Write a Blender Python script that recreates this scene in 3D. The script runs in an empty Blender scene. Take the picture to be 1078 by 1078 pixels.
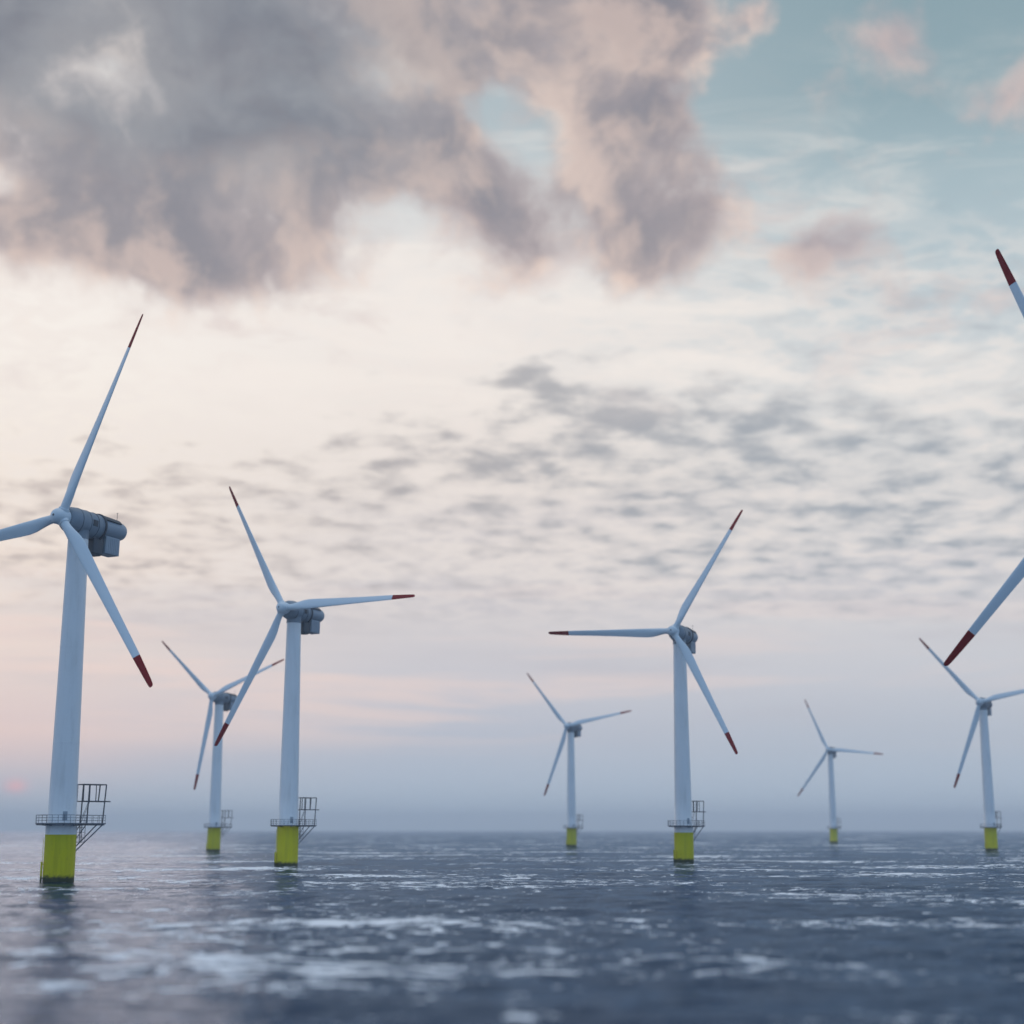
import bpy, bmesh, math, random
import numpy as np
from mathutils import Vector, Matrix
R = math.radians
scene = bpy.context.scene
col = scene.collection

# ------------------------------------------------------------ camera
CAM_H = 12.675
cam_d = bpy.data.cameras.new("camera")
cam = bpy.data.objects.new("camera", cam_d)
col.objects.link(cam)
cam.location = (0, 0, CAM_H)
cam.rotation_euler = (R(90 + 11.72), 0, 0)
cam_d.sensor_width = 36
cam_d.lens = 36 * 1612.1 / 1078
cam_d.clip_start = 0.5
cam_d.clip_end = 90000
cam_d.dof.use_dof = True
cam_d.dof.focus_distance = 430
cam_d.dof.aperture_fstop = 0.043
scene.camera = cam

# ------------------------------------------------------------ sun
SUN_AZ, SUN_EL = -17.7, 1.5
sun_d = bpy.data.lights.new("sun", 'SUN')
sun_d.energy = 0.16
sun_d.angle = R(16)
sun_d.color = (1.0, 0.66, 0.52)
sun = bpy.data.objects.new("sun", sun_d)
col.objects.link(sun)
sv = Vector((math.sin(R(SUN_AZ)) * math.cos(R(SUN_EL + 6)), math.cos(R(SUN_AZ)) * math.cos(R(SUN_EL + 6)), math.sin(R(SUN_EL + 6))))
sun.rotation_euler = (-sv).to_track_quat('-Z', 'Y').to_euler()

scene.view_settings.view_transform = 'Standard'
scene.view_settings.look = 'None'
scene.view_settings.exposure = 0
scene.view_settings.gamma = 1
scene.cycles.use_denoising = True
scene.cycles.max_bounces = 6
scene.cycles.volume_bounces = 2


def lin(r, g, b):
    f = lambda c: (c / 255 / 12.92) if c / 255 <= 0.04045 else ((c / 255 + 0.055) / 1.055) ** 2.4
    return (f(r), f(g), f(b), 1.0)


# ------------------------------------------------------------ node helper
class NG:
    def __init__(s, tree):
        s.t = tree

    def n(s, typ, **kw):
        nd = s.t.nodes.new(typ)
        for k, v in kw.items():
            setattr(nd, k, v)
        return nd

    def put(s, sock, v):
        if isinstance(v, bpy.types.NodeSocket):
            s.t.links.new(v, sock)
        elif v is not None:
            sock.default_value = v

    def m(s, op, a, b=None, c=None, clamp=False):
        nd = s.n('ShaderNodeMath', operation=op, use_clamp=clamp)
        s.put(nd.inputs[0], a)
        if b is not None: s.put(nd.inputs[1], b)
        if c is not None: s.put(nd.inputs[2], c)
        return nd.outputs[0]

    def vec(s, x, y, z):
        nd = s.n('ShaderNodeCombineXYZ')
        s.put(nd.inputs[0], x); s.put(nd.inputs[1], y); s.put(nd.inputs[2], z)
        return nd.outputs[0]

    def noise(s, v, scale, detail=6, rough=0.55, dist=0.0, lac=2.0):
        nd = s.n('ShaderNodeTexNoise', noise_dimensions='3D')
        s.put(nd.inputs['Vector'], v)
        nd.inputs['Scale'].default_value = scale
        nd.inputs['Detail'].default_value = detail
        nd.inputs['Roughness'].default_value = rough
        nd.inputs['Lacunarity'].default_value = lac
        nd.inputs['Distortion'].default_value = dist
        return nd.outputs['Fac']

    def smooth(s, v, a, b, lo=0.0, hi=1.0):
        nd = s.n('ShaderNodeMapRange', interpolation_type='SMOOTHSTEP')
        s.put(nd.inputs[0], v)
        nd.inputs[1].default_value = a; nd.inputs[2].default_value = b
        nd.inputs[3].default_value = lo; nd.inputs[4].default_value = hi
        return nd.outputs[0]

    def mix(s, f, a, b):
        nd = s.n('ShaderNodeMix', data_type='RGBA')
        s.put(nd.inputs[0], f)
        s.put(nd.inputs[6], a); s.put(nd.inputs[7], b)
        return nd.outputs[2]

    def ramp(s, f, stops, interp='B_SPLINE'):
        nd = s.n('ShaderNodeValToRGB')
        s.put(nd.inputs[0], f)
        cr = nd.color_ramp
        cr.interpolation = interp
        while len(cr.elements) < len(stops):
            cr.elements.new(0.5)
        for e, (p, c) in zip(cr.elements, stops):
            e.position = p; e.color = c
        return nd.outputs[0]

    def gauss(s, az, el, ca, ce, sa, se, amp):
        a = s.m('MULTIPLY', s.m('SUBTRACT', az, ca), 1 / sa)
        b = s.m('MULTIPLY', s.m('SUBTRACT', el, ce), 1 / se)
        q = s.m('ADD', s.m('MULTIPLY', a, a), s.m('MULTIPLY', b, b))
        return s.m('MULTIPLY', s.m('EXPONENT', s.m('MULTIPLY', q, -0.5)), amp)


# ------------------------------------------------------------ sky
world = bpy.data.worlds.new("World")
scene.world = world
world.use_nodes = True
wt = world.node_tree
wt.nodes.clear()
g = NG(wt)
dirv = g.n('ShaderNodeTexCoord').outputs['Generated']
sep = g.n('ShaderNodeSeparateXYZ')
wt.links.new(dirv, sep.inputs[0])
X, Y, Z = sep.outputs
DEG = 180 / math.pi
az = g.m('MULTIPLY', g.m('ARCTAN2', X, Y), DEG)
el = g.m('MULTIPLY', g.m('ARCSINE', Z), DEG)

sky = g.n('ShaderNodeTexSky', sky_type='NISHITA')
sky.sun_disc = False
sky.sun_elevation = R(SUN_EL + 4)
sky.sun_rotation = R(SUN_AZ)
sky.altitude = 0
sky.air_density = 1.0
sky.dust_density = 1.5
sky.ozone_density = 3.0
skyc = g.n('ShaderNodeVectorMath', operation='SCALE')
wt.links.new(sky.outputs[0], skyc.inputs[0])
skyc.inputs['Scale'].default_value = 0.12
sky_col = skyc.outputs[0]

# thin high veil of cloud: tone by elevation (0..45 deg), warm towards the sun, cool away from it
elf = g.m('DIVIDE', el, 45.0, clamp=True)
def st(rows): return [(e / 45.0, lin(*c)) for e, c in rows]
warm = g.ramp(elf, st([(0, (190, 204, 216)), (1.6, (198, 202, 212)), (3.2, (228, 211, 210)), (5.2, (244, 223, 213)), (9, (247, 231, 218)), (13, (248, 236, 225)), (17, (254, 247, 239)), (22, (248, 240, 234)), (29, (200, 200, 200)), (45, (120, 140, 155))]))
mid = g.ramp(elf, st([(0, (188, 206, 221)), (1.6, (191, 203, 217)), (3.2, (192, 197, 209)), (5.5, (212, 209, 214)), (9, (222, 214, 211)), (13, (234, 224, 217)), (17, (245, 237, 230)), (21, (238, 233, 230)), (26, (180, 196, 202)), (45, (95, 125, 145))]))
cool = g.ramp(elf, st([(0, (188, 206, 221)), (1.6, (190, 203, 217)), (3.2, (188, 197, 209)), (5.5, (208, 209, 215)), (9, (219, 216, 216)), (13, (224, 220, 217)), (17, (206, 213, 217)), (21, (182, 199, 206)), (26, (148, 172, 181)), (45, (96, 126, 138))]))
tone = g.mix(g.smooth(az, -20, -2), warm, mid)
tone = g.mix(g.smooth(az, -3, 17), tone, cool)
# away from the glow the veil thins out and the blue dusk sky shows
absaz = g.m('ABSOLUTE', g.m('SUBTRACT', az, -5.0))
veil = g.smooth(absaz, 28, 95, 1.0, 0.0)
back = g.ramp(elf, st([(0, (150, 190, 230)), (8, (152, 198, 244)), (25, (140, 194, 248)), (45, (96, 150, 212))]))
skyback = g.mix(0.85, sky_col, back)
base = g.mix(veil, skyback, tone)

# --- low stratus bands
pv = g.vec(g.m('MULTIPLY', az, 0.055), g.m('MULTIPLY', el, 0.55), 3.7)
nb = g.noise(pv, 1.0, 6, 0.55, 0.35)
bands = g.m('MULTIPLY', g.smooth(nb, 0.45, 0.68), g.m('MULTIPLY', g.smooth(el, 2.0, 5.5), g.smooth(el, 15, 9)))
base = g.mix(g.m('MULTIPLY', bands, 0.45), base, lin(196, 193, 200))
pv2 = g.vec(g.m('MULTIPLY', az, 0.06), g.m('MULTIPLY', el, 0.7), 11.3)
nb2 = g.noise(pv2, 1.0, 5, 0.55, 0.3)
pinkb = g.m('MULTIPLY', g.smooth(nb2, 0.48, 0.66), g.m('MULTIPLY', g.smooth(el, 2.4, 4.0), g.smooth(el, 11, 6)))
pinkb = g.m('MULTIPLY', pinkb, g.smooth(az, 22, -20, 0.2, 0.8))
base = g.mix(pinkb, base, lin(246, 222, 212))

# --- altocumulus field (flat layer seen in perspective)
zz = g.m('ADD', g.m('MAXIMUM', Z, 0.0), 0.12)
PX = g.m('DIVIDE', X, zz); PY = g.m('DIVIDE', Y, zz)
pl = g.vec(PX, PY, 0.0)
n1 = g.noise(pl, 10.5, 5, 0.52, 0.15)
n2 = g.noise(pl, 3.4, 3, 0.5, 0.2)
covB = g.gauss(az, el, 3.0, 15.2, 5.2, 2.4, 0.05)
for a in [(11, 13.5, 9, 3.2, 0.09), (-8, 12.8, 5.0, 1.5, 0.07), (-17, 11.2, 5, 1.6, 0.12), (16, 11, 8, 2.0, 0.05), (-12, 16.5, 6, 2.5, -0.14), (0, 19.0, 9, 1.5, -0.10), (4.2, 15.3, 1.3, .55, 0.22), (0.8, 16.3, 1.2, .6, 0.18), (-4.5, 14.3, 2.2, .5, 0.10), (10.5, 15.4, 1.6, .5, 0.12), (0.2, 13.5, 2.0, .6, 0.06)]:
    covB = g.m('ADD', covB, g.gauss(az, el, *a))
fieldB = g.m('MULTIPLY', g.smooth(el, 6.5, 9.5), g.smooth(el, 24, 18))
outB = g.smooth(g.m('ABSOLUTE', az), 24, 40, 0.0, 0.08)
vB = g.m('ADD', g.m('ADD', g.m('MULTIPLY', n1, 0.90), g.m('MULTIPLY', n2, 0.27)), g.m('ADD', covB, outB))
dB = g.m('MULTIPLY', g.smooth(vB, 0.605, 0.90), fieldB)
brightB = g.m('MULTIPLY', g.m('MULTIPLY', g.smooth(vB, 0.40, 0.52), g.smooth(vB, 0.64, 0.53)), fieldB)
base = g.mix(g.m('MULTIPLY', brightB, 0.45), base, lin(244, 234, 227))
colB = g.mix(g.smooth(az, -22, 16), lin(196, 182, 176), lin(160, 168, 177))
base = g.mix(g.m('MULTIPLY', dB, 0.95), base, colB)

# --- wispy streaks in the bright belt
wv = g.vec(g.m('ADD', g.m('MULTIPLY', az, 0.10), g.m('MULTIPLY', el, 0.08)), g.m('MULTIPLY', el, 0.42), 7.1)
nw = g.noise(wv, 1.0, 6, 0.6, 0.8)
wsp = g.m('MULTIPLY', g.smooth(nw, 0.46, 0.68), g.m('MULTIPLY', g.smooth(el, 13, 17), g.smooth(el, 30, 22)))
base = g.mix(g.m('MULTIPLY', wsp, g.smooth(az, 30, 0, 0.25, 0.6)), base, lin(250, 241, 233))
nw2 = g.noise(g.vec(g.m('MULTIPLY', az, 0.16), g.m('MULTIPLY', el, 0.30), 21.0), 1.0, 5, 0.6, 0.5)
pw = g.m('MULTIPLY', g.smooth(nw2, 0.54, 0.70), g.m('MULTIPLY', g.smooth(el, 14, 18), g.smooth(el, 29, 24)))
base = g.mix(g.m('MULTIPLY', pw, 0.45), base, lin(214, 196, 193))

# a brighter sweep of thin cloud falling to the right
belt = g.m('SUBTRACT', el, g.m('ADD', 18.6, g.m('MULTIPLY', az, -0.16)))
belt = g.m('EXPONENT', g.m('MULTIPLY', g.m('MULTIPLY', belt, belt), -0.35))
belt = g.m('MULTIPLY', belt, g.m('MULTIPLY', g.smooth(az, -9, -1), g.smooth(az, 26, 14)))
base = g.mix(g.m('MULTIPLY', belt, g.smooth(nw, 0.36, 0.56, 0.1, 0.6)), base, lin(248, 240, 233))

# --- big cumulus masses up high
warpn = g.n('ShaderNodeTexNoise', noise_dimensions='3D')
wt.links.new(dirv, warpn.inputs['Vector'])
warpn.inputs['Scale'].default_value = 9.0
warpn.inputs['Detail'].default_value = 3.0
wc = g.n('ShaderNodeVectorMath', operation='SUBTRACT')
wt.links.new(warpn.outputs['Color'], wc.inputs[0]); wc.inputs[1].default_value = (0.5, 0.5, 0.5)
ws = g.n('ShaderNodeVectorMath', operation='SCALE')
wt.links.new(wc.outputs[0], ws.inputs[0]); ws.inputs['Scale'].default_value = 0.06
wa = g.n('ShaderNodeVectorMath', operation='ADD')
wt.links.new(dirv, wa.inputs[0]); wt.links.new(ws.outputs[0], wa.inputs[1])
P1 = wa.outputs[0]
# sample shifted towards the light (down-left) for lit edges
sh = g.n('ShaderNodeVectorMath', operation='ADD')
wt.links.new(P1, sh.inputs[0]); sh.inputs[1].default_value = (-0.010, 0.0, -0.016)
P2 = sh.outputs[0]
SC = 11.0
nA = g.noise(P1, SC, 8, 0.56)
nA2 = g.noise(P2, SC, 5, 0.50)
sw = g.n('ShaderNodeSeparateXYZ'); wt.links.new(ws.outputs[0], sw.inputs[0])
azw = g.m('ADD', az, g.m('MULTIPLY', sw.outputs[0], 90.0))
elw = g.m('ADD', el, g.m('MULTIPLY', sw.outputs[2], 70.0))
COV = [(-14.0, 21.3, 5.5, 1.0, 0.20), (-6.6, 24.3, 2.2, 1.6, 0.22), (1.5, 22.6, 2.2, 1.4, 0.22), (10.6, 24.0, 2.0, 1.4, 0.20), (10.5, 20.6, 2.4, 0.8, 0.12), (13.4, 23.8, 1.2, 0.8, 0.10), (-13.7, 26.6, 7.0, 3.8, 0.60), (-15.5, 21.7, 5.5, 1.3, 0.26), (-22.5, 27, 6, 4.5, 0.35), (-5.5, 28.2, 3.0, 2.8, 0.36),
       (3.8, 30.0, 4.6, 2.2, 0.52), (3.6, 25.6, 2.6, 2.8, 0.40), (7.6, 22.8, 1.8, 2.5, 0.38), (-2.4, 23.4, 2.0, 1.2, 0.34),
       (-11.5, 21.8, 2.5, 1.4, 0.20), (15.6, 28.0, 1.2, 0.8, 0.30), (19.4, 25.9, 1.7, 0.9, 0.42), (9.8, 30.2, 1.0, 0.9, 0.32),
       (11.8, 20.8, 1.4, 1.0, 0.20), (16.2, 18.6, 2.0, 0.9, 0.20), (12.6, 26.4, 1.4, 1.0, 0.20),
       (-0.8, 26.5, 1.1, 1.2, -0.34), (-3.2, 28.9, 2.2, 1.6, 0.34), (-2.4, 25.6, 1.2, 1.2, 0.12), (0.8, 28.8, 1.5, 1.2, 0.2), (5.0, 21.8, 1.6, 1.4, 0.16), (-5.0, 22.2, 2.2, 1.0, -0.18), (5.2, 23.0, 0.9, 1.6, -0.12), (-20.0, 22.8, 1.4, 0.7, -0.30), (10.5, 27, 1.4, 1.5, -0.12)]
cov = None
for c in COV:
    q = g.gauss(azw, elw, *c)
    cov = q if cov is None else g.m('ADD', cov, q)
outA = g.m('MULTIPLY', g.m('MAXIMUM', g.smooth(g.m('ABSOLUTE', az), 24, 40), g.smooth(el, 32, 40)), 0.20)
cov = g.m('ADD', g.m('MINIMUM', cov, 0.52), outA)
cov = g.m('MULTIPLY', cov, g.smooth(el, 13, 18))
vA = g.m('ADD', g.m('ADD', g.m('MULTIPLY', nA, 1.4), cov), -0.89)
vA2 = g.m('ADD', g.m('ADD', g.m('MULTIPLY', nA2, 1.4), cov), -0.89)
aA = g.m('MULTIPLY', g.smooth(vA, -0.07, 0.25), g.smooth(el, 16.0, 19.5))
light = g.m('SUBTRACT', vA, vA2)
edge = g.smooth(light, -0.08, 0.14)
core = g.smooth(vA, 0.04, 0.45)
c1 = g.mix(edge, lin(186, 170, 170), lin(242, 218, 204))
c2 = g.mix(edge, lin(132, 130, 140), lin(200, 180, 174))
cA = g.mix(core, c1, c2)
# the deck on the far left is thick and slate grey
thick = g.m('MINIMUM', g.m('ADD', g.gauss(az, el, -13.0, 27.0, 6.5, 2.6, 1.1), g.gauss(az, el, -19, 30, 6.5, 3.0, 0.8)), 0.92)
cA = g.mix(g.m('MULTIPLY', thick, aA), cA, g.mix(g.smooth(nA, 0.4, 0.65), lin(142, 146, 154), lin(110, 115, 128)))
back_f = g.smooth(absaz, 40, 110)
cA = g.mix(g.smooth(az, 7, 14, 0.0, 0.6), cA, lin(188, 176, 180))
cA = g.mix(back_f, cA, lin(130, 166, 208))
base = g.mix(g.m('MULTIPLY', aA, 0.90), base, cA)

# --- the veiled sun: a soft pink disc low on the left
sg = g.gauss(az, el, SUN_AZ, SUN_EL, 0.26, 0.17, 0.85)
base = g.mix(sg, base, lin(255, 190, 190))
sg2 = g.gauss(az, el, SUN_AZ - 1.0, SUN_EL + 1.6, 3.2, 1.0, 0.45)
base = g.mix(sg2, base, lin(252, 217, 204))

# unseen sky overhead, made extra bright to light the sea and towers
base = g.mix(g.smooth(el, 46, 64), base, lin(238, 244, 252))

bg = g.n('ShaderNodeBackground')
wt.links.new(base, bg.inputs[0])
bg.inputs[1].default_value = 1.0
wo = g.n('ShaderNodeOutputWorld')
wt.links.new(bg.outputs[0], wo.inputs[0])


# ------------------------------------------------------------ materials
def material(name, rough=0.5, metallic=0.0):
    m = bpy.data.materials.new(name)
    m.use_nodes = True
    t = m.node_tree
    b = t.nodes['Principled BSDF']
    b.inputs['Roughness'].default_value = rough
    b.inputs['Metallic'].default_value = metallic
    return m, NG(t), b


def paint(name, colr, rough=0.45, streak=0.12, scale=0.6, dirt=(0.25, 0.22, 0.18, 1), bump=0.0):
    m, k, b = material(name, rough)
    co = k.n('ShaderNodeTexCoord').outputs['Object']
    mp = k.n('ShaderNodeMapping')
    k.put(mp.inputs[0], co)
    mp.inputs['Scale'].default_value = (1, 1, 0.12)
    n = k.noise(mp.outputs[0], scale, 8, 0.6)
    n2 = k.noise(co, scale * 5, 6, 0.6)
    f = k.m('ADD', k.m('MULTIPLY', k.smooth(n, 0.45, 0.75), streak), k.m('MULTIPLY', k.smooth(n2, 0.5, 0.8), streak * 0.5))
    c = k.mix(f, colr, dirt)
    k.put(b.inputs['Base Color'], c)
    k.put(b.inputs['Roughness'], k.m('ADD', k.m('MULTIPLY', n2, 0.27), rough - 0.1))
    return m


M_TOWER = paint('tower_paint', (0.84, 0.86, 0.86, 1), 0.42, 0.26, 0.5, (0.40, 0.39, 0.36, 1))
M_BLADE = paint('blade_paint', (0.70, 0.78, 0.82, 1), 0.38, 0.12, 0.4, (0.36, 0.38, 0.38, 1))
M_NAC = paint('nacelle_paint', (0.24, 0.29, 0.34, 1), 0.45, 0.2, 0.5, (0.12, 0.13, 0.14, 1))
M_NAC2 = paint('housing_paint', (0.33, 0.38, 0.43, 1), 0.5, 0.2, 0.5, (0.14, 0.15, 0.16, 1))
M_DARK = paint('dark_steel', (0.075, 0.085, 0.10, 1), 0.5, 0.2, 0.8, (0.12, 0.08, 0.05, 1))
M_STEEL = paint('gallery_steel', (0.10, 0.12, 0.15, 1), 0.5, 0.3, 0.8, (0.10, 0.06, 0.04, 1))
M_RED = paint('red_marking_paint', (0.27, 0.003, 0.005, 1), 0.6, 0.2, 0.7, (0.10, 0.008, 0.008, 1))

M_RED.node_tree.nodes['Principled BSDF'].inputs['Specular IOR Level'].default_value = 0.25


def yellow():
    m, k, b = material('yellow_foundation_paint', 0.55)
    b.inputs['Specular IOR Level'].default_value = 0.2
    tc = k.n('ShaderNodeTexCoord').outputs['Object']
    sp = k.n('ShaderNodeSeparateXYZ'); k.put(sp.inputs[0], tc)
    mp = k.n('ShaderNodeMapping'); k.put(mp.inputs[0], tc)
    mp.inputs['Scale'].default_value = (1, 1, 0.10)
    n = k.noise(mp.outputs[0], 0.9, 8, 0.6)
    n2 = k.noise(tc, 1.6, 7, 0.62)
    c = k.mix(k.m('MULTIPLY', k.smooth(n, 0.42, 0.72), 0.35), (0.70, 0.62, 0.002, 1), (0.42, 0.37, 0.004, 1))
    c = k.mix(k.m('MULTIPLY', k.smooth(n2, 0.56, 0.72), 0.35), c, (0.40, 0.30, 0.02, 1))
    # weed and wet growth just above the water line, ragged top
    hgt = k.m('ADD', sp.outputs[2], k.m('MULTIPLY', n2, -2.2))
    c = k.mix(k.smooth(hgt, 0.9, -0.3), c, (0.035, 0.045, 0.015, 1))
    k.put(b.inputs['Base Color'], c)
    return m


M_YEL = yellow()


# x, y, rotor phase, yaw, yellow top
TURB = [
    ('tall white offshore wind turbine, biggest and leftmost, third blade cut off', -112.52, 390.4, 23.5, 27.5, 11.5),
    ('second largest white wind turbine left of centre, one blade pointing level to the right', -79.55, 555.25, -30.2, 28.8, 14.0),
    ('smaller hazy offshore wind turbine standing between the two big left ones, partly behind the blade', -176.72, 928.53, -50.0, 29.4, 14.0),
    ('small distant offshore wind turbine left of the one in the middle right, blurred', 45.68, 1200.0, -39.8, 29.8, 14.0),
    ('white offshore wind turbine right of centre, one blade pointing level to the left', 68.11, 620.63, 32.7, 27.4, 11.6),
    ('smallest and faintest wind turbine, far off to the right of the middle', 320.03, 1557.1, -23.8, 29.8, 14.0),
    ('distant offshore wind turbine at the right edge, its right blade cut off by the edge', 297.0, 970.9, -40.4, 31.3, 14.0),
    ('close offshore wind turbine mostly outside the right edge, only two red tipped blades reaching in', 131.65, 331.06, -20.0, 22.6, 11.5),
]
GROUP = 'offshore wind turbines standing in the sea'


def water_mat():
    m, k, b = material('sea_water', 0.07)
    b.inputs['IOR'].default_value = 1.333
    b.inputs['Specular IOR Level'].default_value = 0.30
    b.inputs['Specular Tint'].default_value = (0.72, 0.86, 1.0, 1.0)
    geo = k.n('ShaderNodeNewGeometry')
    pos = geo.outputs['Position']
    # torn foamy streaks along crests, and sky glints painted in as white
    mp = k.n('ShaderNodeMapping'); k.put(mp.inputs[0], pos)
    mp.inputs['Rotation'].default_value = (0, 0, R(20))
    mp.inputs['Scale'].default_value = (0.7, 1.0, 0.0)
    big = k.noise(mp.outputs[0], 0.018, 3, 0.5, 0.0)
    fmid = k.noise(mp.outputs[0], 0.28, 4, 0.6, 0.6)
    fine = k.noise(mp.outputs[0], 1.0, 5, 0.68, 0.5)
    v = k.m('ADD', k.m('ADD', k.m('MULTIPLY', big, 0.85), k.m('MULTIPLY', fmid, 0.75)), k.m('MULTIPLY', fine, 0.40))
    at = k.n('ShaderNodeAttribute', attribute_name='crest')
    v = k.m('ADD', v, k.m('MULTIPLY', at.outputs['Fac'], 0.03))
    for tx, ty in [(t[1], t[2]) for t in TURB]:      # wash round each foundation
        d = k.n('ShaderNodeVectorMath', operation='DISTANCE')
        k.put(d.inputs[0], pos); d.inputs[1].default_value = (tx, ty, 0)
        v = k.m('ADD', v, k.smooth(d.outputs['Value'], 3.6, 7.5, 0.10, 0.0))
    foam_glint = k.smooth(v, 1.11, 1.135)
    lace = k.m('MULTIPLY', k.smooth(v, 1.05, 1.11), k.m('MULTIPLY', k.smooth(fine, 0.54, 0.62), 0.35))
    foam_glint = k.m('MAXIMUM', foam_glint, lace)
    body = k.mix(k.smooth(big, 0.4, 0.6), (0.006, 0.026, 0.066, 1), (0.010, 0.036, 0.080, 1))
    # ripples
    mp2 = k.n('ShaderNodeMapping'); k.put(mp2.inputs[0], pos)
    mp2.inputs['Rotation'].default_value = (0, 0, R(-14))
    mp2.inputs['Scale'].default_value = (0.6, 1.0, 1.0)
    r1 = k.noise(mp2.outputs[0], 0.35, 5, 0.6, 0.3)
    r2 = k.noise(mp2.outputs[0], 1.5, 5, 0.6, 0.3)
    hgt = k.m('ADD', k.m('MULTIPLY', r1, 0.9), k.m('MULTIPLY', r2, 0.22))
    bp = k.n('ShaderNodeBump')
    bp.inputs['Strength'].default_value = 0.5
    bp.inputs['Distance'].default_value = 1.0
    k.put(bp.inputs['Height'], hgt)
    # clear blue-tinted reflection over a dark blue body, with white froth and painted glints
    m.node_tree.nodes.remove(b)
    N_ = bp.outputs[0]
    dif = k.n('ShaderNodeBsdfDiffuse'); k.put(dif.inputs[0], body); k.put(dif.inputs['Normal'], N_)
    glo = k.n('ShaderNodeBsdfGlossy'); glo.inputs['Color'].default_value = (0.31, 0.415, 0.54, 1)
    glo.inputs['Roughness'].default_value = 0.05; k.put(glo.inputs['Normal'], N_)
    fr = k.n('ShaderNodeFresnel'); fr.inputs['IOR'].default_value = 1.333; k.put(fr.inputs['Normal'], N_)
    mx = k.n('ShaderNodeMixShader'); k.put(mx.inputs[0], fr.outputs[0])
    k.put(mx.inputs[1], dif.outputs[0]); k.put(mx.inputs[2], glo.outputs[0])
    fd = k.n('ShaderNodeBsdfDiffuse'); fd.inputs[0].default_value = (0.95, 0.95, 0.94, 1)
    mf = k.n('ShaderNodeMixShader'); k.put(mf.inputs[0], foam_glint)
    k.put(mf.inputs[1], mx.outputs[0]); k.put(mf.inputs[2], fd.outputs[0])
    k.put(m.node_tree.nodes['Material Output'].inputs['Surface'], mf.outputs[0])
    return m


# ------------------------------------------------------------ water: one sheet to the horizon, real swell near the turbines
def build_water():
    rng = np.random.default_rng(7)
    rs = [1.5]
    while rs[-1] < 1700:
        r = rs[-1]
        dr = 1.6 if r < 40 else 0.55 if r < 240 else 0.55 + (r - 240) * 0.0042
        rs.append(r + dr)
    while rs[-1] < 17000:
        rs.append(rs[-1] * 1.09 + 1)
    rs = np.array(rs)
    dense = np.radians(np.arange(-34, 34.001, 0.16))
    coarse = np.radians(np.arange(35.5, 325.5, 1.5))
    ang = np.concatenate([dense, coarse])
    nr, na = len(rs), len(ang)
    RR, AA = np.meshgrid(rs, ang, indexing='ij')
    x = RR * np.sin(AA); y = RR * np.cos(AA)
    dr = np.gradient(rs)[:, None] * np.ones((1, na))
    da = np.full(na, np.radians(0.16)); da[len(dense):] = np.radians(1.5)
    cell = np.maximum(dr, RR * da[None, :])
    crest = np.zeros_like(x)
    z = np.zeros_like(x); dx = np.zeros_like(x); dy = np.zeros_like(x)
    wind = R(200)
    N = 70
    lam = np.exp(rng.uniform(np.log(2.3), np.log(48), N))
    th = wind + rng.normal(0, 0.55, N)
    ph = rng.uniform(0, 2 * np.pi, N)
    amp = 0.0056 * lam ** 0.62
    for L, t, p, a in zip(lam, th, ph, amp):
        k = 2 * np.pi / L
        cx, cy = math.sin(t), math.cos(t)
        fade = np.clip((L / cell - 3.0) / 3.0, 0, 1)
        arg = k * (x * cx + y * cy) + p
        z += a * fade * np.cos(arg)
        s = a * fade * np.sin(arg) * 0.8
        crest += a * k * np.cos(arg)
        dx -= s * cx; dy -= s * cy
    fz = np.clip((RR - 6) / 30, 0, 1)
    x = x + dx * fz; y = y + dy * fz; z = z * fz
    z[-1] = -0.0
    co = np.stack([x, y, z], -1).reshape(-1, 3)
    co = np.vstack([co, [[0, 0, 0]]])
    i = np.arange(nr - 1)[:, None] * na
    j = np.arange(na)[None, :]
    j2 = (j + 1) % na
    q = np.stack([i + j, i + na + j, i + na + j2, i + j2], -1).reshape(-1, 4)
    c = len(co) - 1
    tri = np.stack([np.full(na, c), np.arange(na), (np.arange(na) + 1) % na], -1)
    me = bpy.data.meshes.new('water')
    me.vertices.add(len(co)); me.vertices.foreach_set('co', co.astype(np.float32).ravel())
    nl = q.size + tri.size
    me.loops.add(nl)
    me.loops.foreach_set('vertex_index', np.concatenate([q.ravel(), tri.ravel()]).astype(np.int32))
    np_ = len(q) + len(tri)
    me.polygons.add(np_)
    starts = np.concatenate([np.arange(len(q)) * 4, q.size + np.arange(len(tri)) * 3]).astype(np.int32)
    me.polygons.foreach_set('loop_start', starts)
    crest /= crest.std()
    me.update(calc_edges=True)
    ca = me.attributes.new('crest', 'FLOAT', 'POINT')
    ca.data.foreach_set('value', np.append(crest.ravel(), 0).astype(np.float32))
    me.validate()
    if me.polygons[0].normal.z < 0:
        me.flip_normals()
    me.polygons.foreach_set('use_smooth', np.ones(np_, dtype=bool))
    me.materials.append(water_mat())
    o = bpy.data.objects.new('water', me)
    col.objects.link(o)
    o['kind'] = 'structure'
    o['label'] = 'dark blue sea with small waves and white foamy streaks and painted glints'
    return o


build_water()


# ------------------------------------------------------------ mesh helpers
def new_obj(name, bm, mat, parent=None, loc=None, smooth=True, mats=None):
    bmesh.ops.recalc_face_normals(bm, faces=bm.faces)
    me = bpy.data.meshes.new(name)
    bm.to_mesh(me); bm.free()
    if smooth:
        me.polygons.foreach_set('use_smooth', [True] * len(me.polygons))
        me.set_sharp_from_angle(angle=R(35))
    me.materials.append(mat)
    o = bpy.data.objects.new(name, me)
    col.objects.link(o)
    if parent: o.parent = parent
    return o


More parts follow.
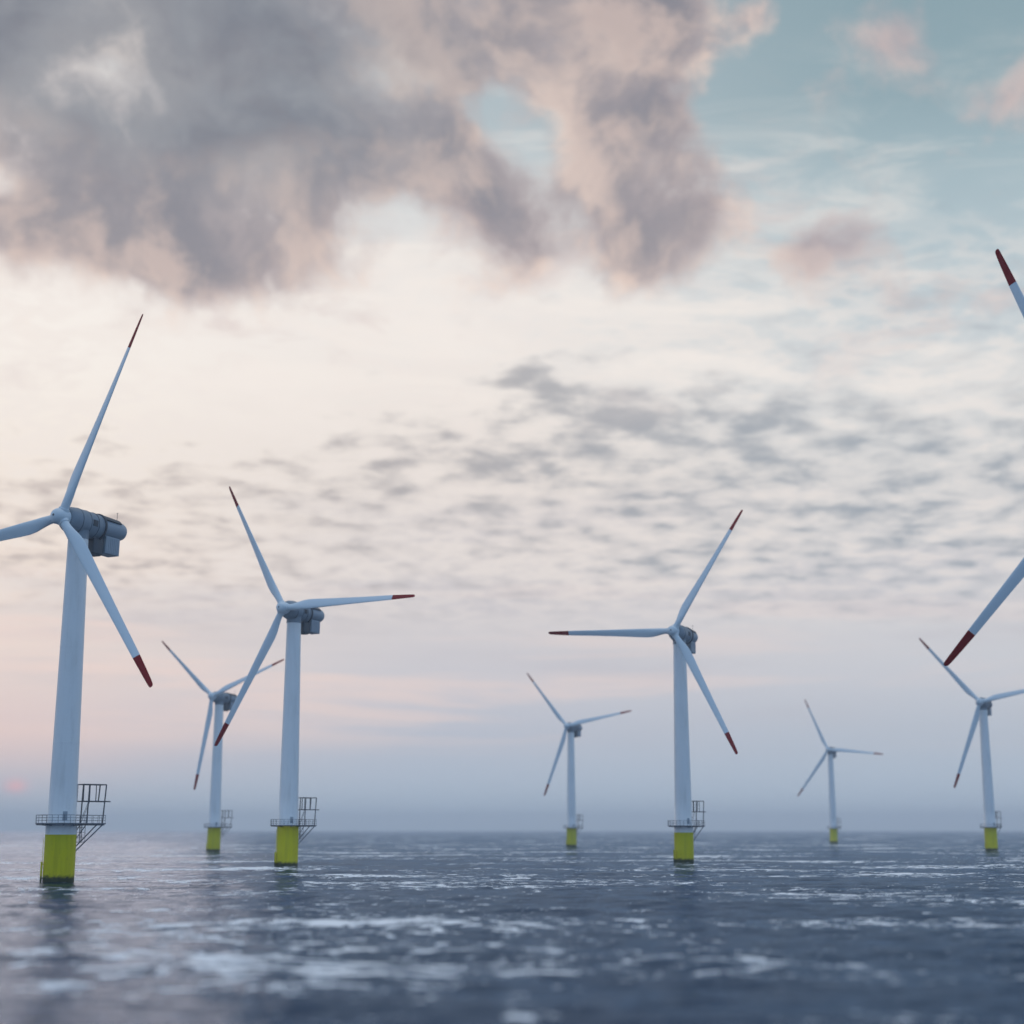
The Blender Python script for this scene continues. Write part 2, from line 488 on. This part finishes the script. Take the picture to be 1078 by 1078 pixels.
def ring_loft(bm, rings, close=True, capa=True, capb=True):
    """rings: list of lists of Vectors, same count"""
    vs = [[bm.verts.new(p) for p in r] for r in rings]
    n = len(vs[0])
    for a, b in zip(vs, vs[1:]):
        for i in range(n):
            bm.faces.new((a[i], a[(i + 1) % n], b[(i + 1) % n], b[i]))
    if capa: bm.faces.new(vs[0][::-1])
    if capb: bm.faces.new(vs[-1])


def lathe_z(bm, prof, n=48, c=(0, 0)):
    ring_loft(bm, [[Vector((c[0] + r * math.cos(2 * math.pi * i / n), c[1] + r * math.sin(2 * math.pi * i / n), z)) for i in range(n)] for r, z in prof])


def lathe_s(bm, prof, n=40, zo=0.0):
    """axis along -Y local is upwind; profile in (radius, s) with s measured backward (+Y)"""
    ring_loft(bm, [[Vector((r * math.cos(2 * math.pi * i / n), s, zz + zo + r * math.sin(2 * math.pi * i / n))) for i in range(n)] for r, s, zz in prof])


def tube(bm, a, b, r, n=8):
    a = Vector(a); b = Vector(b)
    d = (b - a).normalized()
    u = d.orthogonal().normalized(); w = d.cross(u)
    ring_loft(bm, [[p + r * (math.cos(2 * math.pi * i / n) * u + math.sin(2 * math.pi * i / n) * w) for i in range(n)] for p in (a, b)])


def box(bm, x0, x1, y0, y1, z0, z1, bev=0.0):
    r = bmesh.ops.create_cube(bm, size=1.0)
    vs = r['verts']
    for v in vs:
        v.co = Vector(((x0 + x1) / 2 + v.co.x * (x1 - x0), (y0 + y1) / 2 + v.co.y * (y1 - y0), (z0 + z1) / 2 + v.co.z * (z1 - z0)))
    if bev:
        es = list({e for v in vs for e in v.link_edges})
        bmesh.ops.bevel(bm, geom=es, offset=bev, segments=3, affect='EDGES', profile=0.5)


# ------------------------------------------------------------ turbine kit
HUB_H = 91.0
OVER = 6.6
TILT = R(1.8)
ROT_R = 56.16
DECK_Z = 14.3
EXT_A = R(44)          # direction of the deck extension


def tower_mesh(name, parent, ytop):
    bm = bmesh.new()
    prof = []
    prof += [(3.78, ytop), (3.78, ytop + 0.02)]
    if ytop < 13:
        prof += [(3.78, DECK_Z - 0.5)]
    prof += [(3.78, DECK_Z - 0.35) if ytop < 13.6 else (3.78, ytop + 0.04), (3.50, DECK_Z + 0.25)]
    zt = HUB_H - 3.3
    for k in range(1, 9):
        f = k / 8
        z = DECK_Z + 0.25 + f * (zt - DECK_Z - 0.25)
        r = 3.50 + (2.55 - 3.50) * f
        if k < 8:
            prof += [(r, z - 0.01)]
        else:
            prof += [(r, z)]
    lathe_z(bm, prof, 56)
    # bolted section flanges, a slight raised seam
    for f in (0.27, 0.60):
        z = DECK_Z + f * (zt - DECK_Z)
        r = 3.50 + (2.55 - 3.50) * f + 0.015
        lathe_z(bm, [(r, z - 0.10), (r + 0.03, z - 0.08), (r + 0.03, z + 0.08), (r, z + 0.10)], 56)
    o = new_obj('tower', bm, M_TOWER, parent)
    # entry door beside the deck extension
    bm = bmesh.new()
    box(bm, -0.55, 0.55, -0.09, 0.09, -1.1, 1.1, 0.06)
    d = new_obj('door', bm, M_NAC2, o)
    a = R(-62)
    rr = 3.46
    d.location = (rr * math.cos(a), rr * math.sin(a), DECK_Z + 1.75)
    d.rotation_euler = (0, 0, a + R(90))
    return o


def foundation(parent, ytop):
    bm = bmesh.new()
    lathe_z(bm, [(3.80, -12), (3.80, ytop - 0.25), (3.86, ytop - 0.22), (3.86, ytop)], 56)
    o = new_obj('foundation', bm, M_YEL, parent)
    # boat landing: two fender tubes with stand-offs and a ladder between
    bm = bmesh.new()
    a = R(200)
    c, s = math.cos(a), math.sin(a)
    def P(r, t, z): return Vector((r * c - t * s, r * s + t * c, z))
    for t in (-0.6, 0.6):
        tube(bm, P(4.2, t, -4), P(4.2, t, 4.9), 0.22, 10)
        for z in (0.9, 4.3):
            tube(bm, P(3.5, t, z), P(4.2, t, z), 0.14, 8)
    for t in (-0.28, 0.28):
        tube(bm, P(4.1, t, -3), P(4.1, t, ytop - 1), 0.05, 6)
    z = -2.5
    while z < ytop - 1.2:
        tube(bm, P(4.1, -0.28, z), P(4.1, 0.28, z), 0.03, 5)
        z += 0.45
    for z in (6.5, 9.5):
        for t in (-0.28, 0.28):
            tube(bm, P(3.6, t, z), P(4.1, t, z), 0.05, 6)
    new_obj('boat_landing', bm, M_YEL, o)
    return o


def platform(parent):
    e = EXT_A
    ce, se = math.cos(e), math.sin(e)
    def P(r, t, z): return Vector((r * ce - t * se, r * se + t * ce, z))
    W, L, RD = 1.9, 11.2, 6.3
    # deck outline: octagonish ring around the tower plus a straight extension
    bm = bmesh.new()
    n = 24
    outer = []
    half = math.asin(W / RD)
    for i in range(n + 1):
        a = e + half + (2 * math.pi - 2 * half) * i / n
        outer.append(Vector((RD * math.cos(a), RD * math.sin(a), 0)))
    outer += [P(L, -W, 0), P(L, W, 0)]
    z0, z1 = DECK_Z - 0.28, DECK_Z
    vb = [bm.verts.new(p + Vector((0, 0, z0))) for p in outer]
    vt = [bm.verts.new(p + Vector((0, 0, z1))) for p in outer]
    bm.faces.new(vb[::-1]); bm.faces.new(vt)
    for i in range(len(outer)):
        j = (i + 1) % len(outer)
        bm.faces.new((vb[i], vb[j], vt[j], vt[i]))
    # under-deck radial beams
    for i in range(8):
        a = e + math.pi / 8 + i * math.pi / 4
        tube(bm, (3.7 * math.cos(a), 3.7 * math.sin(a), z0 - 0.28), (6.1 * math.cos(a), 6.1 * math.sin(a), z0 - 0.10), 0.12, 6)
    for t in (-1.5, 1.5):
        tube(bm, P(10.6, t, z0 - 0.05), P(3.6, t * 0.7, 7.4), 0.16, 8)
        tube(bm, P(6.0, t, z0 - 0.05), P(3.6, t * 0.8, 10.6), 0.12, 8)
        tube(bm, P(3.7, t, z0 - 0.16), P(11.0, t, z0 - 0.16), 0.14, 8)
    deck = new_obj('work_platform', bm, M_STEEL, parent)
    # railing
    bm = bmesh.new()
    H = 1.95
    path = [p.copy() for p in outer]
    m = len(path)
    for k in range(m):
        a, b = path[k] * 0.985, path[(k + 1) % m] * 0.985
        a.z = b.z = DECK_Z
        up = Vector((0, 0, 1))
        for hh, rr in ((H, 0.06), (H * 0.66, 0.04), (H * 0.33, 0.04)):
            tube(bm, a + up * hh, b + up * hh, rr, 6)
        d = (b - a).length
        c = max(1, round(d / 1.6))
        for i in range(c):
            p = a.lerp(b, i / c)
            tube(bm, p, p + up * H, 0.055, 6)
    new_obj('railing', bm, M_STEEL, deck)
    # access frame with upper landing on the extension
    bm = bmesh.new()
    zt = DECK_Z + 9.6; zm = DECK_Z + 5.4
    for t in (-1.6, 1.6):
        tube(bm, P(4.7, t, zm), P(4.7, t, zt), 0.15, 8)
        tube(bm, P(6.0, t, DECK_Z), P(6.3, t, zt), 0.17, 8)
        tube(bm, P(10.4, t, DECK_Z) if t < 0 else P(10.7, t, zm), P(11.0, t, zt), 0.17, 8)
        tube(bm, P(4.7, t, zt), P(11.0, t, zt), 0.15, 8)
        tube(bm, P(4.7, t, zm), P(12.3, t, zm), 0.15, 8)
        tube(bm, P(8.2, t, zm), P(8.2, t, zt), 0.12, 8)
    for r, z in ((4.7, zt), (6.3, zt), (8.2, zt), (11.0, zt), (4.7, zm), (8.0, zm), (12.3, zm)):
        tube(bm, P(r, -1.6, z), P(r, 1.6, z), 0.13, 8)
    for i in range(8):
        r = 5.0 + i * 0.85
        tube(bm, P(r, -1.6, zm + 0.02), P(r, 1.6, zm + 0.02), 0.05, 5)
    new_obj('access_frame', bm, M_DARK, parent)
    # ladders and the small cage hanging under the deck
    bm = bmesh.new()
    def ladder(r0, z0_, r1, z1_, tc, w=0.32):
        a, b = P(r0, tc, z0_), P(r1, tc, z1_)
        lat = P(0, w, 0)
        tube(bm, a - lat, b - lat, 0.055, 6); tube(bm, a + lat, b + lat, 0.055, 6)
        k = int((b - a).length / 0.4)
        for i in range(k):
            p = a.lerp(b, (i + .5) / k)
            tube(bm, p - lat, p + lat, 0.035, 5)
    ladder(5.4, DECK_Z, 7.6, zm, 0.6)
    ladder(5.3, 9.5, 5.3, DECK_Z, 0.0)
    for z in (9.6, 10.8, 12.0, 13.2):
        pts = [P(4.6, -0.8, z), P(6.1, -0.8, z), P(6.1, 0.8, z), P(4.6, 0.8, z)]
        for i in range(4):
            tube(bm, pts[i], pts[(i + 1) % 4], 0.05, 6)
    for r, t in ((4.6, -.8), (6.1, -.8), (6.1, .8), (4.6, .8)):
        tube(bm, P(r, t, 9.5), P(r, t, DECK_Z - 0.2), 0.07, 6)
    tube(bm, P(3.7, 0, 9.6), P(4.7, 0, 9.6), 0.1, 6)
    new_obj('ladder', bm, M_DARK, parent)


# everything on top is modelled with the hub at the origin and the wind side at -Y
def nacelle(parent):
    bm = bmesh.new()
    # main drum, rounded nose
    prof = [(1.9, 1.55, 0), (2.5, 1.7, 0), (2.95, 2.1, -.05), (3.3, 2.9, -.1), (3.5, 4.2, -.15), (3.55, 6.5, -.2), (3.5, 10.0, -.2), (3.42, 12.9, -.2), (3.2, 13.2, -.2)]
    lathe_s(bm, prof, 48)
    # neck onto the tower
    lathe_z(bm, [(2.66, -4.6), (2.66, -3.0), (2.95, -2.3)], 40, (0, OVER))
    body = new_obj('nacelle', bm, M_NAC, parent)
    # panel seams, side louvres and a top hatch
    bm = bmesh.new()
    for s_ in (4.6, 7.6, 10.4):
        lathe_s(bm, [(3.40, s_ - .05, -.18), (3.585, s_ - .05, -.18), (3.585, s_ + .05, -.18), (3.40, s_ + .05, -.18)], 48)
    new_obj('seam', bm, M_DARK, body)
    for sx in (-1, 1):
        bm = bmesh.new()
        x0, x1 = sorted((sx * 3.30, sx * 3.60))
        box(bm, x0, x1, 8.1, 9.9, -0.9, 0.7, 0.04)
        for i in range(5):
            a0, a1 = sorted((sx * 3.58, sx * 3.64))
            box(bm, a0, a1, 8.2, 9.8, -0.78 + i * .3, -0.66 + i * .3)
        new_obj('louvre', bm, M_DARK, body)
    # rear capsule
    bm = bmesh.new()
    prof = [(2.0, 13.1, .35), (2.62, 13.15, .35), (2.62, 15, .35), (2.58, 19.5, .35), (2.45, 21.6, .35), (2.1, 22.5, .35), (1.2, 22.9, .35)]
    lathe_s(bm, prof, 40)
    new_obj('rear_housing', bm, M_NAC2, body)
    # dark collar and cooler hood with masts
    bm = bmesh.new()
    lathe_s(bm, [(3.3, 12.7, -.15), (3.72, 12.75, -.15), (3.72, 13.25, -.15), (3.3, 13.35, -.15), (2.3, 13.6, .1)], 48)
    # hood: curved shell above the rear capsule
    rings = []
    for s, r in ((13.0, 3.15), (16.5, 3.05), (20.0, 2.92)):
        outer = []; inner = []
        for i in range(13):
            a = R(32 + 116 * i / 12)
            outer.append(Vector((r * math.cos(a), s, .35 + r * math.sin(a))))
            inner.append(Vector(((r - .22) * math.cos(a), s, .35 + (r - .22) * math.sin(a))))
        rings.append(outer + inner[::-1])
    ring_loft(bm, rings)
    for s in (14.5, 19.0):
        for a in (50, 90, 130):
            ca, sa = math.cos(R(a)), math.sin(R(a))
            tube(bm, (2.5 * ca, s, .35 + 2.5 * sa), (2.9 * ca, s, .35 + 2.9 * sa), 0.08, 6)
    new_obj('cooler_hood', bm, M_DARK, body)
    bm = bmesh.new()
    for xx, ss, hh in ((0.9, 19.6, 1.9),):
        tube(bm, (xx, ss, 2.9), (xx, ss, 3.2 + hh), 0.06, 6)
        tube(bm, (xx - .35, ss, 3.1 + hh), (xx + .35, ss, 3.1 + hh), 0.05, 6)
    new_obj('wind_mast', bm, M_DARK, body)
    # machinery hanging below
    bm = bmesh.new()
    box(bm, -1.5, 1.5, 11.0, 14.6, -7.4, -2.8, 0.25)
    box(bm, -1.2, 1.2, 11.4, 14.2, -7.75, -7.35, 0.1)
    new_obj('service_shaft', bm, M_DARK, body)
    bm = bmesh.new()
    box(bm, -1.9, 1.9, 15.0, 20.3, -6.7, -2.05, 0.12)
    for i in range(7):
        box(bm, 1.88, 1.96, 15.35 + i * .68, 15.80 + i * .68, -6.3, -2.5)
        box(bm, -1.96, -1.88, 15.35 + i * .68, 15.80 + i * .68, -6.3, -2.5)
    new_obj('container', bm, M_NAC2, body)
    return body


BLADE_SECT = [  # r, chord, thickness, twist(deg)
    (1.2, 2.30, 2.30, 20), (2.6, 2.30, 2.30, 20), (4.0, 2.36, 2.25, 20), (6.0, 2.85, 1.95, 19), (8.5, 3.40, 1.55, 17),
    (11.0, 3.60, 1.30, 15), (14.0, 3.50, 1.12, 13), (20.0, 3.12, 0.90, 10), (27.0, 2.74, 0.70, 7.5), (35.0, 2.36, 0.52, 5),
    (42.0, 2.12, 0.38, 3.5), (46.8, 1.95, 0.33, 2.5), (46.82, 1.95, 0.33, 2.5), (51.5, 1.64, 0.27, 1.8), (54.6, 1.36, 0.22, 1.2), (55.6, 1.18, 0.18, 1), (56.0, 0.88, 0.13, 1), (56.16, 0.45, 0.07, 1)]
PITCH = 5.0


def blade_ring(r, ch, tk, tw, n=28):
    """blade along +Z, chord in X, thickness in Y, leading edge towards +X"""
    pts = []
    q = min(1.0, max(0.0, (r - 3.2) / 6.0))      # circle -> aerofoil
    for i in range(n):
        t = 2 * math.pi * i / n
        cx = math.cos(t); sy = math.sin(t)
        # circle
        x0, y0 = 0.5 * ch * cx, 0.5 * tk * sy
        # aerofoil: u 0 at the leading edge .. 1 at the trailing edge
        u = (1 - cx) / 2
        yt = 5 * (0.2969 * math.sqrt(u) - 0.126 * u - 0.3516 * u * u + 0.2843 * u ** 3 - 0.1015 * u ** 4)
        x1 = ch * (0.30 - u); y1 = tk * yt * (1 if sy >= 0 else -0.75)
        x = x0 * (1 - q) + x1 * q; y = y0 * (1 - q) + y1 * q
        a = -R(PITCH + 22.0 * r / 56.0)
        pts.append(Vector((x * math.cos(a) - y * math.sin(a), x * math.sin(a) + y * math.cos(a), r)))
    return pts


def blade_meshes():
    out = []
    for lo, hi, mat, nm in ((0, 12, M_BLADE, 'blade'), (12, len(BLADE_SECT), M_RED, 'blade_tip')):
        bm = bmesh.new()
        sect = BLADE_SECT[lo:hi]
        ring_loft(bm, [blade_ring(*s) for s in sect])
        bmesh.ops.recalc_face_normals(bm, faces=bm.faces)
        me = bpy.data.meshes.new(nm)
        bm.to_mesh(me); bm.free()
        me.polygons.foreach_set('use_smooth', [True] * len(me.polygons))
        me.set_sharp_from_angle(angle=R(50))
        me.materials.append(mat)
        out.append(me)
    return out


def hub(parent):
    bm = bmesh.new()
    lathe_s(bm, [(0.25, -2.75, 0), (0.9, -2.65, 0), (1.5, -2.3, 0), (1.95, -1.6, 0), (2.15, -0.6, 0), (2.2, 0.6, 0), (2.1, 1.45, 0), (1.7, 1.6, 0)], 40)
    h = new_obj('hub', bm, M_BLADE, parent)
    for k in range(3):
        bm = bmesh.new()
        lathe_z(bm, [(1.45, 0.6), (1.45, 1.9), (1.36, 2.35), (1.2, 2.4)], 32)
        c = new_obj('blade_collar', bm, M_BLADE, h)
        c.rotation_euler = (0, k * 2 * math.pi / 3, 0)
    bm = bmesh.new()
    lathe_s(bm, [(0.30, -2.80, 0), (0.30, -2.6, 0)], 16)
    new_obj('nose_hatch', bm, M_DARK, h)
    return h


def head_matrix(yaw):
    y = R(yaw)
    # local -Y  ->  (-sin yaw, -cos yaw): rotate about Z by -yaw ; tilt the nose up
    m = Matrix.Rotation(-y, 4, 'Z') @ Matrix.Rotation(-TILT, 4, 'X')
    a = m @ Vector((0, -1, 0))
    return Matrix.Translation(Vector((0, 0, HUB_H)) + a * OVER) @ m


def copy_tree(o, parent):
    c = o.copy()
    col.objects.link(c)
    c.parent = parent
    for ch in [q for q in o.children]:
        copy_tree(ch, c)
    return c


BL_ME, TIP_ME = blade_meshes()
kit = {}
for i, (label, x, y, phase, yaw, ytop) in enumerate(TURB):
    root = bpy.data.objects.new('wind_turbine', None)
    col.objects.link(root)
    root.empty_display_size = 5
    root.location = (x, y, 0)
    root['label'] = label
    root['category'] = 'wind turbine'
    root['group'] = GROUP
    key = ytop
    if key not in kit:
        f = foundation(root, ytop)
        t = tower_mesh('tower', root, ytop)
        kit[key] = (f, t)
    else:
        for s in kit[key]:
            copy_tree(s, root)
    if i == 0:
        platform(root)
        nac = nacelle(root)
        hb = hub(root)
        kit['deck'] = [c for c in root.children if c.name.split('.')[0] in ('work_platform', 'access_frame', 'ladder')]
        kit['nac'] = nac; kit['hub'] = hb
    else:
        for s in kit['deck']:
            copy_tree(s, root)
        nac = copy_tree(kit['nac'], root)
        hb = copy_tree(kit['hub'], root)
    M = head_matrix(yaw)
    nac.matrix_local = M
    hb.matrix_local = M @ Matrix.Rotation(R(phase), 4, 'Y')
    for k in range(3):
        b = bpy.data.objects.new('blade', BL_ME)
        col.objects.link(b); b.parent = root
        b.matrix_local = M @ Matrix.Rotation(R(phase + 120 * k), 4, 'Y')
        tp = bpy.data.objects.new('blade_tip', TIP_ME)
        col.objects.link(tp); tp.parent = b
        tp['label'] = 'dark red blade end'


# ------------------------------------------------------------ haze: one closed box of thin air round everything
bm = bmesh.new()
box(bm, -17500, 17500, -17500, 17500, -14, 175)
me = bpy.data.meshes.new('haze')
bm.to_mesh(me); bm.free()
hz = bpy.data.objects.new('haze', me)
col.objects.link(hz)
hz['kind'] = 'stuff'
hz['label'] = 'thin pale sea haze that fades the far turbines'
hm = bpy.data.materials.new('sea_haze')
hm.use_nodes = True
ht = hm.node_tree
ht.nodes.clear()
pv_ = ht.nodes.new('ShaderNodeVolumePrincipled')
pv_.inputs['Color'].default_value = (0.93, 0.97, 1.0, 1)
pv_.inputs['Density'].default_value = 0.00012
pv_.inputs['Anisotropy'].default_value = 0.0
ho = ht.nodes.new('ShaderNodeOutputMaterial')
ht.links.new(pv_.outputs[0], ho.inputs['Volume'])
me.materials.append(hm)
